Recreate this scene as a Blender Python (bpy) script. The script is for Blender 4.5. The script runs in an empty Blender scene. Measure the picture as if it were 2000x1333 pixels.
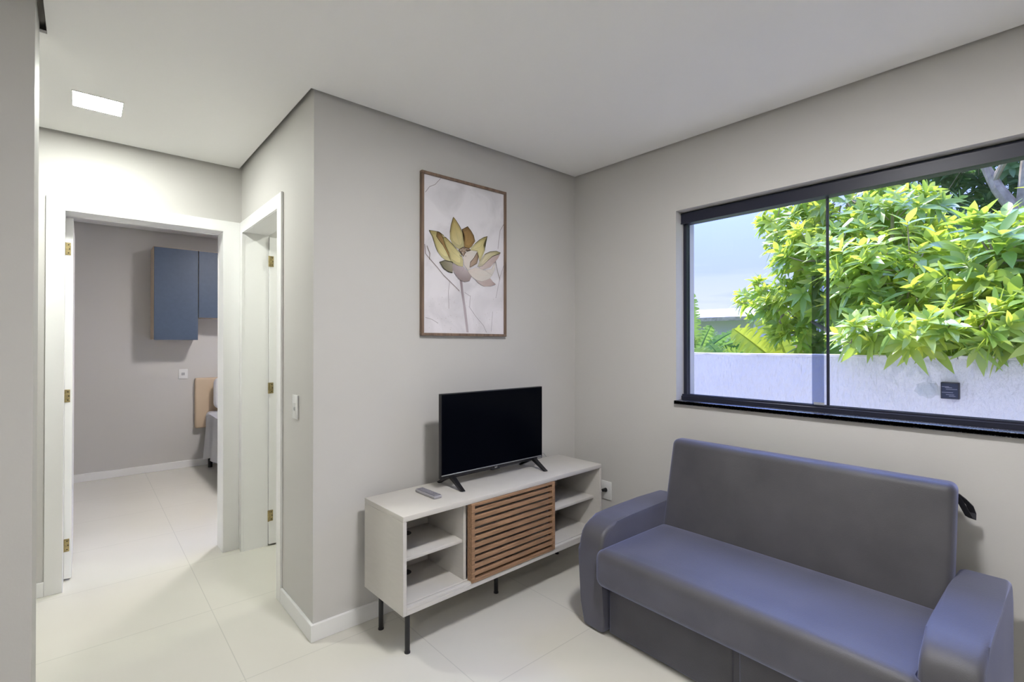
import bpy, bmesh, math, random
from mathutils import Vector, Matrix
import numpy as np
PI = math.pi
SC = bpy.context.scene
COL = SC.collection

# ------------------------------------------------------------------ camera
cd = bpy.data.cameras.new('camera'); cam = bpy.data.objects.new('camera', cd); COL.objects.link(cam)
cd.sensor_width = 36.0; cd.sensor_fit = 'HORIZONTAL'; cd.lens = 957.19 * 36.0 / 2000.0
cd.clip_start = 0.02; cd.clip_end = 200
cam.location = (0, 0, 1.384)
cam.rotation_euler = (PI/2 + 0.0062, 0, math.radians(48.781) - PI/2)
SC.camera = cam

# ------------------------------------------------------------------ exposure
vs = SC.view_settings
vs.view_transform = 'Standard'; vs.look = 'None'; vs.exposure = 0.08; vs.gamma = 1.0; vs.use_curve_mapping = False
SUN = 8.0; SKY = 1.0; L_HALL = 180; L_ROOM = 265; L_BED = 290; L_FILL = 225; L_BATH = 110

# ------------------------------------------------------------------ sky
wd = bpy.data.worlds.new('sky'); SC.world = wd; wd.use_nodes = True
nt = wd.node_tree; nt.nodes.clear()
def nd(nt, t, **k):
    n = nt.nodes.new(t)
    for a, b in k.items(): setattr(n, a, b)
    return n
tc = nd(nt, 'ShaderNodeTexCoord'); sep = nd(nt, 'ShaderNodeSeparateXYZ')
nt.links.new(tc.outputs['Generated'], sep.inputs[0])
rp = nd(nt, 'ShaderNodeValToRGB'); cr = rp.color_ramp
cr.elements[0].position = 0.0; cr.elements[0].color = (.80, .86, 1.04, 1)
cr.elements[1].position = 1.0; cr.elements[1].color = (1.0, 1.4, 3.2, 1)
e = cr.elements.new(.10); e.color = (.56, .65, 1.06, 1)
e = cr.elements.new(.30); e.color = (.40, .50, 1.04, 1)
e = cr.elements.new(.55); e.color = (1.0, 1.4, 3.2, 1)
nt.links.new(sep.outputs['Z'], rp.inputs[0])
mp = nd(nt, 'ShaderNodeMapping'); mp.inputs['Scale'].default_value = (3, 3, 26)
nz = nd(nt, 'ShaderNodeTexNoise'); nz.inputs['Scale'].default_value = 1.3; nz.inputs['Detail'].default_value = 6
nt.links.new(tc.outputs['Generated'], mp.inputs[0]); nt.links.new(mp.outputs[0], nz.inputs[0])
cl = nd(nt, 'ShaderNodeMapRange'); cl.inputs[1].default_value = .46; cl.inputs[2].default_value = .62; cl.inputs[4].default_value = .8
nt.links.new(nz.outputs[0], cl.inputs[0])
lo = nd(nt, 'ShaderNodeMapRange'); lo.inputs[1].default_value = .17; lo.inputs[2].default_value = .06
nt.links.new(sep.outputs['Z'], lo.inputs[0])
mu = nd(nt, 'ShaderNodeMath', operation='MULTIPLY'); nt.links.new(cl.outputs[0], mu.inputs[0]); nt.links.new(lo.outputs[0], mu.inputs[1])
mx = nd(nt, 'ShaderNodeMixRGB'); mx.inputs[2].default_value = (.84, .89, 1.06, 1)
nt.links.new(mu.outputs[0], mx.inputs[0]); nt.links.new(rp.outputs[0], mx.inputs[1])
# blue glow added high on the window side to light the sofa seat
av = nd(nt, 'ShaderNodeVectorMath', operation='DOT_PRODUCT'); av.inputs[1].default_value = Vector((.55, .25, .80)).normalized()
nt.links.new(tc.outputs['Generated'], av.inputs[0])
ap = nd(nt, 'ShaderNodeMath', operation='POWER'); ap.inputs[1].default_value = 9; ap.use_clamp = True
am = nd(nt, 'ShaderNodeMath', operation='MAXIMUM'); am.inputs[1].default_value = 0; nt.links.new(av.outputs['Value'], am.inputs[0]); nt.links.new(am.outputs[0], ap.inputs[0])
ac = nd(nt, 'ShaderNodeMixRGB', blend_type='ADD'); ac.inputs[2].default_value = (2.6, 4.0, 10.5, 1)
nt.links.new(ap.outputs[0], ac.inputs[0]); nt.links.new(mx.outputs[0], ac.inputs[1])
bg = nd(nt, 'ShaderNodeBackground'); bg.inputs[1].default_value = SKY
wo = nd(nt, 'ShaderNodeOutputWorld'); nt.links.new(ac.outputs[0], bg.inputs[0]); nt.links.new(bg.outputs[0], wo.inputs[0])

# ------------------------------------------------------------------ sun
sd = bpy.data.lights.new('sun', 'SUN'); sd.energy = SUN; sd.angle = math.radians(.6); sd.color = (1, .95, .86)
so = bpy.data.objects.new('sun', sd); COL.objects.link(so)
sdir = Vector((0.17, 0.42, 0.90)).normalized()          # towards the sun
so.rotation_euler = sdir.to_track_quat('Z', 'Y').to_euler()
so.location = (6, 6, 12)

# ------------------------------------------------------------------ materials
def mat(name, col, rough=.5, spec=.5, metal=0, bump=None, var=None, sheen=0, coat=0, emit=None, estr=0):
    m = bpy.data.materials.new(name); m.use_nodes = True; nt = m.node_tree
    p = nt.nodes['Principled BSDF']
    p.inputs['Base Color'].default_value = (*col, 1); p.inputs['Roughness'].default_value = rough
    p.inputs['Specular IOR Level'].default_value = spec; p.inputs['Metallic'].default_value = metal
    p.inputs['Sheen Weight'].default_value = sheen; p.inputs['Coat Weight'].default_value = coat
    if emit: p.inputs['Emission Color'].default_value = (*emit, 1); p.inputs['Emission Strength'].default_value = estr
    if bump or var:
        t = nd(nt, 'ShaderNodeTexCoord')
    if var:   # (scale, amount, stretch)
        mp = nd(nt, 'ShaderNodeMapping'); mp.inputs['Scale'].default_value = var[2] if len(var) > 2 else (1, 1, 1)
        n = nd(nt, 'ShaderNodeTexNoise'); n.inputs['Scale'].default_value = var[0]; n.inputs['Detail'].default_value = 5
        nt.links.new(t.outputs['Object'], mp.inputs[0]); nt.links.new(mp.outputs[0], n.inputs[0])
        x = nd(nt, 'ShaderNodeMixRGB'); x.inputs[1].default_value = (*[c*(1-var[1]) for c in col], 1)
        x.inputs[2].default_value = (*[min(1, c*(1+var[1])) for c in col], 1)
        r = nd(nt, 'ShaderNodeMapRange'); r.inputs[1].default_value = .3; r.inputs[2].default_value = .7
        nt.links.new(n.outputs[0], r.inputs[0]); nt.links.new(r.outputs[0], x.inputs[0]); nt.links.new(x.outputs[0], p.inputs['Base Color'])
    if bump:  # (scale, strength, stretch)
        mp = nd(nt, 'ShaderNodeMapping'); mp.inputs['Scale'].default_value = bump[2] if len(bump) > 2 else (1, 1, 1)
        n = nd(nt, 'ShaderNodeTexNoise'); n.inputs['Scale'].default_value = bump[0]; n.inputs['Detail'].default_value = 4
        b = nd(nt, 'ShaderNodeBump'); b.inputs['Strength'].default_value = bump[1]; b.inputs['Distance'].default_value = .03 if bump[1] >= .9 else .01
        nt.links.new(t.outputs['Object'], mp.inputs[0]); nt.links.new(mp.outputs[0], n.inputs[0])
        nt.links.new(n.outputs[0], b.inputs['Height']); nt.links.new(b.outputs[0], p.inputs['Normal'])
    return m
M = {}
M['wall'] = mat('wall_paint', (.585, .572, .550), .62, .25, bump=(120, .03), var=(1.2, .012))
M['ceiling'] = mat('ceiling_paint', (.92, .915, .90), .8, .2)
M['gap'] = mat('ceiling_gap_shade', (.40, .385, .35), .8, .2)
M['white'] = mat('white_lacquer', (.88, .88, .87), .3, .5)
M['skirt'] = mat('white_skirting', (.82, .82, .81), .35, .5)
M['console'] = mat('off_white_laminate', (.60, .575, .535), .42, .4, var=(14, .02, (1, 1, 6)), bump=(60, .04, (1, 1, 12)))
M['wood'] = mat('slat_wood', (.33, .195, .11), .5, .35, var=(9, .3, (1, 14, 14)))
M['black_metal'] = mat('black_metal', (.012, .012, .014), .38, .5)
M['black_plastic'] = mat('black_plastic', (.01, .01, .012), .35, .4)
M['screen'] = mat('tv_screen', (.0015, .002, .004), .15, .05)
M['silver'] = mat('silver_trim', (.45, .45, .47), .3, .5, metal=.6)
M['grey_print'] = mat('grey_print', (.35, .36, .40), .5)
M['sofa'] = mat('grey_velvet', (.070, .067, .070), .5, .4, var=(4, .20), bump=(260, .10), sheen=.6)
_p = M['sofa'].node_tree.nodes['Principled BSDF']; _p.inputs['Sheen Tint'].default_value = (.55, .60, 1, 1); _p.inputs['Sheen Roughness'].default_value = .5  # blue sheen tint stands in for skylight on the velvet
M['sofa_dark'] = mat('dark_grey_fabric', (.045, .045, .055), .8, .2)
M['frame_wood'] = mat('walnut_frame', (.20, .135, .095), .45, .4, var=(12, .3, (4, 4, .5)))
M['brass'] = mat('aged_brass', (.42, .34, .17), .38, .5, metal=.85, var=(60, .3))
M['screw'] = mat('screw_dark', (.06, .05, .03), .4, metal=.5)
M['alu'] = mat('black_aluminium', (.016, .018, .034), .42, .4)
M['plastic_white'] = mat('white_plastic', (.74, .74, .73), .35, .5)
M['grey_button'] = mat('grey_switch', (.42, .42, .42), .4)
M['navy'] = mat('navy_blue_laminate', (.064, .094, .148), .42, .4, var=(30, .05))
M['light_wood'] = mat('light_oak_laminate', (.62, .50, .37), .5, .4, var=(8, .12, (8, 8, 1)))
M['beige'] = mat('beige_upholstery', (.58, .46, .33), .55, .3, bump=(300, .05))
M['linen'] = mat('white_linen', (.84, .84, .86), .8, .2, bump=(40, .08))
M['mattress_grey'] = mat('mattress_grey', (.66, .66, .70), .8, .2, bump=(80, .1))
M['stucco'] = mat('white_roller_stucco', (.70, .68, .66), .8, .2, bump=(30, 1.0, (1, 1, .4)), var=(2.5, .05))
M['grey_green'] = mat('grey_green_patch', (.38, .46, .43), .8, .2, var=(40, .25))
M['cap'] = mat('wall_cap', (.74, .70, .68), .8, .2, var=(9, .22, (1, 1, 5)))
M['facade'] = mat('house_render', (.8, .8, .78), .8, .2)
M['bark'] = mat('pale_bark', (.40, .34, .27), .85, .2, bump=(18, .7, (1, 1, .3)), var=(10, .3))
M['dead_leaf'] = mat('dry_brown_leaf', (.48, .36, .24), .8, .2, var=(14, .4))
M['concrete'] = mat('alley_concrete', (.42, .41, .39), .85, .2, var=(4, .15))
M['grass'] = mat('rough_grass', (.12, .2, .05), .9, .2, var=(8, .4))
M['far_wall'] = mat('lavender_render', (.58, .54, .62), .8, .2)
M['roof'] = mat('fibre_cement_roof', (.62, .60, .62), .8, .2, var=(5, .1))
M['panel'] = mat('solar_panel', (.02, .028, .05), .25, .5)
M['lamp_on'] = mat('lit_diffuser', (.9, .9, .9), .5, emit=(1, .985, .92), estr=1)

def lampmat(name, s, col):
    m = bpy.data.materials.new(name); m.use_nodes = True; nt = m.node_tree; nt.nodes.clear()
    e = nd(nt, 'ShaderNodeEmission'); e.inputs[0].default_value = (*col, 1); e.inputs[1].default_value = s
    o = nd(nt, 'ShaderNodeOutputMaterial'); nt.links.new(e.outputs[0], o.inputs[0]); return m

# granite sill
def granite():
    m = mat('black_granite', (.02, .021, .026), .22, .5); nt = m.node_tree; p = nt.nodes['Principled BSDF']
    t = nd(nt, 'ShaderNodeTexCoord'); v = nd(nt, 'ShaderNodeTexNoise'); v.inputs['Scale'].default_value = 170; v.inputs['Detail'].default_value = 3
    r = nd(nt, 'ShaderNodeValToRGB'); r.color_ramp.elements[0].position = .52; r.color_ramp.elements[0].color = (.014, .015, .02, 1)
    r.color_ramp.elements[1].position = .68; r.color_ramp.elements[1].color = (.16, .165, .18, 1)
    nt.links.new(t.outputs['Object'], v.inputs[0]); nt.links.new(v.outputs[0], r.inputs[0]); nt.links.new(r.outputs[0], p.inputs['Base Color']); return m
M['granite'] = granite()

# porcelain floor tiles 70 x 70 cm, hair joints
def tiles():
    m = mat('porcelain_tile', (.66, .64, .56), .24, .5); nt = m.node_tree; p = nt.nodes['Principled BSDF']
    g = nd(nt, 'ShaderNodeNewGeometry'); s = nd(nt, 'ShaderNodeSeparateXYZ'); nt.links.new(g.outputs['Position'], s.inputs[0])
    outs = []
    for ax, off in (('X', .51), ('Y', 2.25)):
        a = nd(nt, 'ShaderNodeMath', operation='SUBTRACT'); a.inputs[1].default_value = off - 70; nt.links.new(s.outputs[ax], a.inputs[0])
        b = nd(nt, 'ShaderNodeMath', operation='DIVIDE'); b.inputs[1].default_value = .7; nt.links.new(a.outputs[0], b.inputs[0])
        c = nd(nt, 'ShaderNodeMath', operation='FRACT'); nt.links.new(b.outputs[0], c.inputs[0])
        d = nd(nt, 'ShaderNodeMath', operation='SUBTRACT'); d.inputs[1].default_value = .5; nt.links.new(c.outputs[0], d.inputs[0])
        e = nd(nt, 'ShaderNodeMath', operation='ABSOLUTE'); nt.links.new(d.outputs[0], e.inputs[0])
        outs.append(e)
    mx = nd(nt, 'ShaderNodeMath', operation='MAXIMUM'); nt.links.new(outs[0].outputs[0], mx.inputs[0]); nt.links.new(outs[1].outputs[0], mx.inputs[1])
    r = nd(nt, 'ShaderNodeMapRange'); r.inputs[1].default_value = .4966; r.inputs[2].default_value = .4980
    nt.links.new(mx.outputs[0], r.inputs[0])
    n = nd(nt, 'ShaderNodeTexNoise'); n.inputs['Scale'].default_value = 2.2; n.inputs['Detail'].default_value = 6; nt.links.new(g.outputs['Position'], n.inputs[0])
    c1 = nd(nt, 'ShaderNodeMixRGB'); c1.inputs[1].default_value = (.640, .622, .560, 1); c1.inputs[2].default_value = (.680, .662, .600, 1)
    nt.links.new(n.outputs[0], c1.inputs[0])
    c2 = nd(nt, 'ShaderNodeMixRGB'); c2.inputs[2].default_value = (.54, .53, .48, 1)
    nt.links.new(r.outputs[0], c2.inputs[0]); nt.links.new(c1.outputs[0], c2.inputs[1]); nt.links.new(c2.outputs[0], p.inputs['Base Color'])
    return m
M['tile'] = tiles()

def glass(name, tint):
    m = bpy.data.materials.new(name); m.use_nodes = True; nt = m.node_tree; nt.nodes.clear()
    t = nd(nt, 'ShaderNodeBsdfTransparent'); t.inputs[0].default_value = (*tint, 1)
    g = nd(nt, 'ShaderNodeBsdfGlossy'); g.inputs[1].default_value = 0.0
    f = nd(nt, 'ShaderNodeFresnel'); f.inputs[0].default_value = 1.5
    mu = nd(nt, 'ShaderNodeMath', operation='MULTIPLY'); nt.links.new(f.outputs[0], mu.inputs[0])
    gb = nd(nt, 'ShaderNodeNewGeometry'); iv = nd(nt, 'ShaderNodeMath', operation='SUBTRACT'); iv.inputs[0].default_value = 1; nt.links.new(gb.outputs['Backfacing'], iv.inputs[1]); nt.links.new(iv.outputs[0], mu.inputs[1])
    x = nd(nt, 'ShaderNodeMixShader'); o = nd(nt, 'ShaderNodeOutputMaterial')
    nt.links.new(mu.outputs[0], x.inputs[0]); nt.links.new(t.outputs[0], x.inputs[1]); nt.links.new(g.outputs[0], x.inputs[2]); nt.links.new(x.outputs[0], o.inputs[0])
    return m
M['glass'] = glass('clear_glass', (.965, .968, .985))
M['reflection'] = glass('painted_reflection', (.60, .64, .74))
M['glass_edge'] = mat('glass_edge', (.05, .10, .11), .2)

def leafmat(name, a, b, trans, tw=.5, rough=.38, spec=.5):
    m = bpy.data.materials.new(name); m.use_nodes = True; nt = m.node_tree
    p = nt.nodes['Principled BSDF']; o = nt.nodes['Material Output']
    at = nd(nt, 'ShaderNodeAttribute'); at.attribute_name = 'tint'
    c = nd(nt, 'ShaderNodeMixRGB'); c.inputs[1].default_value = (*a, 1); c.inputs[2].default_value = (*b, 1)
    nt.links.new(at.outputs['Fac'], c.inputs[0]); nt.links.new(c.outputs[0], p.inputs['Base Color'])
    p.inputs['Roughness'].default_value = rough; p.inputs['Specular IOR Level'].default_value = spec
    t = nd(nt, 'ShaderNodeBsdfTranslucent')
    c2 = nd(nt, 'ShaderNodeMixRGB', blend_type='MULTIPLY'); c2.inputs[0].default_value = 1; c2.inputs[2].default_value = (*trans, 1)
    nt.links.new(c.outputs[0], c2.inputs[1]); nt.links.new(c2.outputs[0], t.inputs[0])
    x = nd(nt, 'ShaderNodeMixShader'); x.inputs[0].default_value = tw
    nt.links.new(p.outputs[0], x.inputs[1]); nt.links.new(t.outputs[0], x.inputs[2]); nt.links.new(x.outputs[0], o.inputs[0])
    return m
M['leaf'] = leafmat('glossy_green_leaf', (.15, .33, .09), (.54, .62, .13), (2.1, 1.7, .8), .46, .33, .8)
M['leaf_dark'] = leafmat('dark_green_leaf', (.10, .19, .09), (.20, .31, .13), (1.5, 1.5, .8), .35, .5, .4)
M['banana'] = leafmat('banana_leaf', (.14, .30, .13), (.50, .58, .12), (1.5, 1.35, .6), .42, .42, .5)

# ------------------------------------------------------------------ object helpers
WM = {}
def thing(name, label=None, cat=None, loc=(0, 0, 0), rotz=0, group=None, kind=None):
    o = bpy.data.objects.new(name, None); COL.objects.link(o); o.empty_display_size = .1
    o.location = loc; o.rotation_euler = (0, 0, rotz)
    WM[o] = Matrix.Translation(Vector(loc)) @ Matrix.Rotation(rotz, 4, 'Z')
    tag(o, label, cat, group, kind); return o
def tag(o, label=None, cat=None, group=None, kind=None):
    if label: o['label'] = label
    if cat: o['category'] = cat
    if group: o['group'] = group
    if kind: o['kind'] = kind
    return o
def finish(me, ang=38):
    bm = bmesh.new(); bm.from_mesh(me)
    for f in bm.faces: f.smooth = True
    for e in bm.edges:
        if len(e.link_faces) == 2 and e.calc_face_angle(0) > math.radians(ang): e.smooth = False
    bm.to_mesh(me); bm.free()
def obj(name, bm, m, parent=None, local=False, smooth=True, label=None):
    """one mesh object; world-space verts are moved into the parent's frame unless local"""
    me = bpy.data.meshes.new(name)
    if parent is not None and not local:
        bm.transform(WM[parent].inverted())
    bmesh.ops.recalc_face_normals(bm, faces=bm.faces[:])
    bm.to_mesh(me); bm.free()
    for k in (m if isinstance(m, (list, tuple)) else [m]): me.materials.append(k)
    if smooth: finish(me)
    o = bpy.data.objects.new(name, me); COL.objects.link(o)
    if parent is not None: o.parent = parent; WM[o] = WM[parent]
    else: WM[o] = Matrix.Identity(4)
    if label: o['label'] = label
    return o
def single(name, bm, m, label, cat, group=None, **k):
    o = obj(name, bm, m, **k); return tag(o, label, cat, group)
def struct(name, bm, m, parent=None, **k):
    o = obj(name, bm, m, parent, **k)
    if parent is None: o['kind'] = 'structure'
    return o
B = bmesh.new
def box(bm, x0, x1, y0, y1, z0, z1, bev=0, seg=2, mi=0):
    r = bmesh.ops.create_cube(bm, size=1)
    vs = r['verts']
    for v in vs:
        v.co = Vector(((x0+x1)/2 + v.co.x*(x1-x0), (y0+y1)/2 + v.co.y*(y1-y0), (z0+z1)/2 + v.co.z*(z1-z0)))
    fs = list({f for v in vs for f in v.link_faces})
    for f in fs: f.material_index = mi
    if bev:
        es = list({e for v in vs for e in v.link_edges})
        bmesh.ops.bevel(bm, geom=es, offset=bev, segments=seg, profile=.5, affect='EDGES', clamp_overlap=True, material=-1)
    return bm
def cyl(bm, p0, p1, r, r2=None, seg=20, mi=0):
    p0 = Vector(p0); p1 = Vector(p1); d = p1 - p0
    mt = Matrix.Translation((p0+p1)/2) @ d.to_track_quat('Z', 'Y').to_matrix().to_4x4()
    q = bmesh.ops.create_cone(bm, cap_ends=True, segments=seg, radius1=r, radius2=r if r2 is None else r2, depth=d.length, matrix=mt)
    for f in {f for v in q['verts'] for f in v.link_faces}: f.material_index = mi
    return bm
def tube(bm, pts, rad, seg=8, mi=0):
    """swept round tube with per-point radius"""
    pts = [Vector(p) for p in pts]; n = len(pts)
    if not hasattr(rad, '__len__'): rad = [rad]*n
    rings = []; up = Vector((0, 0, 1))
    for i, p in enumerate(pts):
        t = (pts[min(i+1, n-1)] - pts[max(i-1, 0)]).normalized()
        a = t.cross(up if abs(t.dot(up)) < .95 else Vector((1, 0, 0))).normalized(); b = t.cross(a)
        rings.append([bm.verts.new(p + (a*math.cos(2*PI*k/seg) + b*math.sin(2*PI*k/seg))*rad[i]) for k in range(seg)])
    for i in range(n-1):
        for k in range(seg):
            f = bm.faces.new((rings[i][k], rings[i][(k+1) % seg], rings[i+1][(k+1) % seg], rings[i+1][k])); f.material_index = mi
    bm.faces.new(rings[0]).material_index = mi; bm.faces.new(rings[-1]).material_index = mi
    return bm
def ribbon(bm, pts, w, th, wdir):
    """flat strap through pts, width along wdir"""
    pts = [Vector(p) for p in pts]; n = len(pts); wd_ = Vector(wdir).normalized()*w/2; rg = []
    for i, p in enumerate(pts):
        t = (pts[min(i+1, n-1)] - pts[max(i-1, 0)]).normalized(); nn = t.cross(wd_).normalized()*th/2
        rg.append([bm.verts.new(p + a) for a in (-wd_-nn, wd_-nn, wd_+nn, -wd_+nn)])
    for i in range(n-1):
        for k in range(4): bm.faces.new((rg[i][k], rg[i][(k+1) % 4], rg[i+1][(k+1) % 4], rg[i+1][k]))
    bm.faces.new(rg[0]); bm.faces.new(rg[-1]); return bm
def rbox(bm, lo, hi, r, n=(8, 8, 4), fn=None, k=4):
    """rounded box with an even grid on every face; fn(v) reshapes the points"""
    lo = Vector(lo); hi = Vector(hi)
    def samples(a, b, m):
        s = [a + r*(1-math.cos(PI/2*i/k))*1.0 for i in range(k)]
        s += [a + r + (b-a-2*r)*i/m for i in range(m+1)]
        s += [b - r*(1-math.cos(PI/2*i/k)) for i in range(k-1, -1, -1)]
        return s
    S = [samples(lo[i], hi[i], n[i]) for i in range(3)]
    cache = {}
    def V(p):
        key = tuple(round(c, 6) for c in p)
        if key not in cache:
            c = Vector([min(max(p[i], lo[i]+r), hi[i]-r) for i in range(3)]); d = Vector(p) - c
            q = c + d.normalized()*r if d.length > 1e-9 else Vector(p)
            if fn: q = fn(q)
            cache[key] = bm.verts.new(q)
        return cache[key]
    for ax in range(3):
        u, w = (ax+1) % 3, (ax+2) % 3
        for side in (lo[ax], hi[ax]):
            for i in range(len(S[u])-1):
                for j in range(len(S[w])-1):
                    qs = []
                    for a, b in ((i, j), (i+1, j), (i+1, j+1), (i, j+1)):
                        p = [0, 0, 0]; p[ax] = side; p[u] = S[u][a]; p[w] = S[w][b]; qs.append(V(p))
                    qs = list(dict.fromkeys(qs))
                    if len(qs) > 2:
                        try: bm.faces.new(qs)
                        except ValueError: pass
    return bm
def prism(bm, prof, y0, y1, bev=0, seg=3, plane='XZ', mi=0):
    """closed outline extruded along the remaining axis"""
    def P(a, b, c): return (a, c, b) if plane == 'XZ' else ((a, b, c) if plane == 'XY' else (c, a, b))
    v0 = [bm.verts.new(P(a, b, y0)) for a, b in prof]; v1 = [bm.verts.new(P(a, b, y1)) for a, b in prof]
    n = len(prof); fs = [bm.faces.new(v0), bm.faces.new(v1)]
    for i in range(n): fs.append(bm.faces.new((v0[i], v0[(i+1) % n], v1[(i+1) % n], v1[i])))
    for f in fs: f.material_index = mi
    if bev:
        es = [e for f in fs[:2] for e in f.edges]
        bmesh.ops.bevel(bm, geom=es, offset=bev, segments=seg, profile=.5, affect='EDGES', clamp_overlap=True, material=-1)
    return bm
def copy_tree(o, parent=None, first=True):
    c = o.copy(); COL.objects.link(c); WM[c] = WM[o].copy()
    if parent is not None: c.parent = parent
    for ch in [k for k in bpy.data.objects if k.parent == o]: copy_tree(ch, c)
    return c

# ------------------------------------------------------------------ room shell
XA, YA, XB, YC, H = .811, 2.334, 2.639, 3.7206, 2.5698
TOP = 2.64; X0, Y0 = -2.8, -2.7; YB = 6.55
bm = B(); box(bm, X0-.15, 2.85, Y0-.15, YB+.15, -.12, 0); struct('floor', bm, M['tile'], smooth=False)
# ceiling: plaster slab held 2 cm off every wall, slot above coloured darker for its shade
bm = B(); g = .02
prism(bm, [(X0+g, Y0+g), (XB-g, Y0+g), (XB-g, YA-g), (XA-g, YA-g), (XA-g, YC-g), (-1.0+g, YC-g), (-1.0+g, 2.555+g), (-.127+g, 2.555+g), (-.127+g, YA-g), (X0+g, YA-g)], H, H+.012, 0, 1, 'XY')
box(bm, -.6+g, XB-g, YC+.15+g, YB-g, 2.605, 2.617)              # bedroom
box(bm, .961+g, XB-g, YA+.15+g, YC-g, H, H+.012)                # bathroom
struct('ceiling', bm, M['ceiling'], smooth=False)
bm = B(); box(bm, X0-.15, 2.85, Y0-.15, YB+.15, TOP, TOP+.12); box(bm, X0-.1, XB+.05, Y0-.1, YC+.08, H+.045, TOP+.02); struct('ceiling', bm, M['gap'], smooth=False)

WY0, WY1, WZ0, WZ1 = .04, 1.54, 1.053, 2.172         # living room window
BY0, BY1 = 4.3, 6.1                                   # bedroom window
bm = B(); x0, x1 = XB, 2.85
box(bm, x0, x1, Y0-.15, WY0, 0, TOP); box(bm, x0, x1, WY0, WY1, 0, WZ0-.02); box(bm, x0, x1, WY0, WY1, WZ1, TOP)
box(bm, x0, x1, WY1, BY0, 0, TOP); box(bm, x0, x1, BY0, BY1, 0, 1.0); box(bm, x0, x1, BY0, BY1, 2.17, TOP); box(bm, x0, x1, BY1, YB+.15, 0, TOP)
struct('wall_right', bm, M['wall'], smooth=False)
bm = B(); box(bm, XA+.15, XB, YA, YA+.15, 0, TOP); struct('wall_front', bm, M['wall'], smooth=False)
DY0, DY1 = 2.86, 3.64
bm = B(); box(bm, XA, XA+.15, YA, DY0-.02, 0, TOP); box(bm, XA, XA+.15, DY0-.02, DY1+.02, 2.15, TOP); box(bm, XA, XA+.15, DY1+.02, YC, 0, TOP)
struct('wall_hall_right', bm, M['wall'], smooth=False)
DX0, DX1 = -.079, .702
bm = B(); box(bm, -1.0, DX0-.03, YC, YC+.15, 0, TOP); box(bm, DX0-.03, DX1+.03, YC, YC+.15, 2.165, TOP); box(bm, DX1+.03, XB, YC, YC+.15, 0, TOP)
struct('wall_hall_end', bm, M['wall'], smooth=False)
bm = B(); box(bm, -1.15, -1.0, 2.555, YC+.15, 0, TOP); struct('wall_hall_left', bm, M['wall'], smooth=False)
bm = B(); box(bm, X0, -.127, YA, 2.555, 0, TOP); struct('wall_left_front', bm, M['wall'], smooth=False)
bm = B(); box(bm, X0-.15, X0, Y0, 2.555, 0, TOP); struct('wall_left', bm, M['wall'], smooth=False)
bm = B(); box(bm, X0-.15, XB, Y0-.15, Y0, 0, TOP); struct('wall_rear', bm, M['wall'], smooth=False)
bm = B(); box(bm, -.75, XB, YB, YB+.15, 0, TOP); struct('wall_bedroom_far', bm, M['wall'], smooth=False)
bm = B(); box(bm, -.75, -.6, YC+.15, YB, 0, TOP); struct('wall_bedroom_left', bm, M['wall'], smooth=False)

def skirt(name, x0, x1, y0, y1, h=.08):
    bm = B(); box(bm, x0, x1, y0, y1, 0, h, .0025, 1); return struct(name, bm, M['skirt'])
t = .013
bm = B(); prism(bm, [(XA-t, 2.787), (XA, 2.787), (XA, YA), (XB-t, YA), (XB-t, YA-t), (XA-t, YA-t)], 0, .08, .002, 1, 'XY')
struct('baseboard_front', bm, M['skirt'])
skirt('baseboard_right', XB-t, XB, Y0, YA)
skirt('baseboard_hall_end', -1.0, DX0-.076, YC-t, YC)
skirt('baseboard_hall_left', -1.0, -1.0+t, 2.555, YC-t)
skirt('baseboard_left_front', X0, -.127, YA-t, YA)
skirt('baseboard_bedroom_far', -.6, XB, YB-t, YB)
skirt('baseboard_bedroom_left', -.6, -.6+t, YC+.15, YB-t)

# ------------------------------------------------------------------ doors
def hinge(parent, c, axis):
    """brass butt hinge plate with three screws; axis = face normal axis"""
    bm = B(); x, y, z = c
    if axis == 'y':
        box(bm, x-.012, x+.012, y-.003, y, z-.037, z+.037, .001, 1); cyl(bm, (x-.014, y-.004, z-.037), (x-.014, y-.004, z+.037), .004, seg=10)
    else:
        box(bm, x, x+.028, y-.003, y, z-.037, z+.037, .001, 1); cyl(bm, (x-.002, y-.005, z-.037), (x-.002, y-.005, z+.037), .005, seg=10)
    h = obj('hinge', bm, M['brass'], parent, label='aged brass hinge')
    bm = B()
    cx = x if axis == 'y' else x+.016
    for k, dx in ((-.024, .002), (0, .006), (.024, .002)): cyl(bm, (cx+dx, y-.0045, z+k), (cx+dx, y-.002, z+k), .0035, seg=10)
    obj('screw', bm, M['screw'], h)
d1 = thing('door_1', loc=(.3, YC+.07, 0), kind='structure')
bm = B()
box(bm, DX0-.03, DX0, YC, YC+.15, 0, 2.137); box(bm, DX1, DX1+.03, YC, YC+.15, 0, 2.137); box(bm, DX0-.03, DX1+.03, YC, YC+.15, 2.137, 2.165)
obj('jamb', bm, M['white'], d1)
for ya, yb in ((YC-.014, YC), (YC+.15, YC+.164)):
    bm = B(); a, b, c, d_ = DX0-.076, DX0, DX1, min(DX1+.100, XA-.004)
    prism(bm, [(a, 0), (a, 2.205), (d_, 2.205), (d_, 0), (c, 0), (c, 2.137), (b, 2.137), (b, 0)], ya, yb, .003, 2)
    obj('casing', bm, M['white'], d1)
bm = B(); box(bm, -.079, -.044, YC+.152, YC+.152+.77, .012, 2.125, .0015, 1); lf = obj('door_leaf', bm, M['white'], d1)
for z in (1.942, 1.080, .208): hinge(lf, (-.066, YC+.152, z), 'y')
d2 = thing('door_2', loc=(XA+.07, 3.25, 0), kind='structure')
bm = B()
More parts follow.
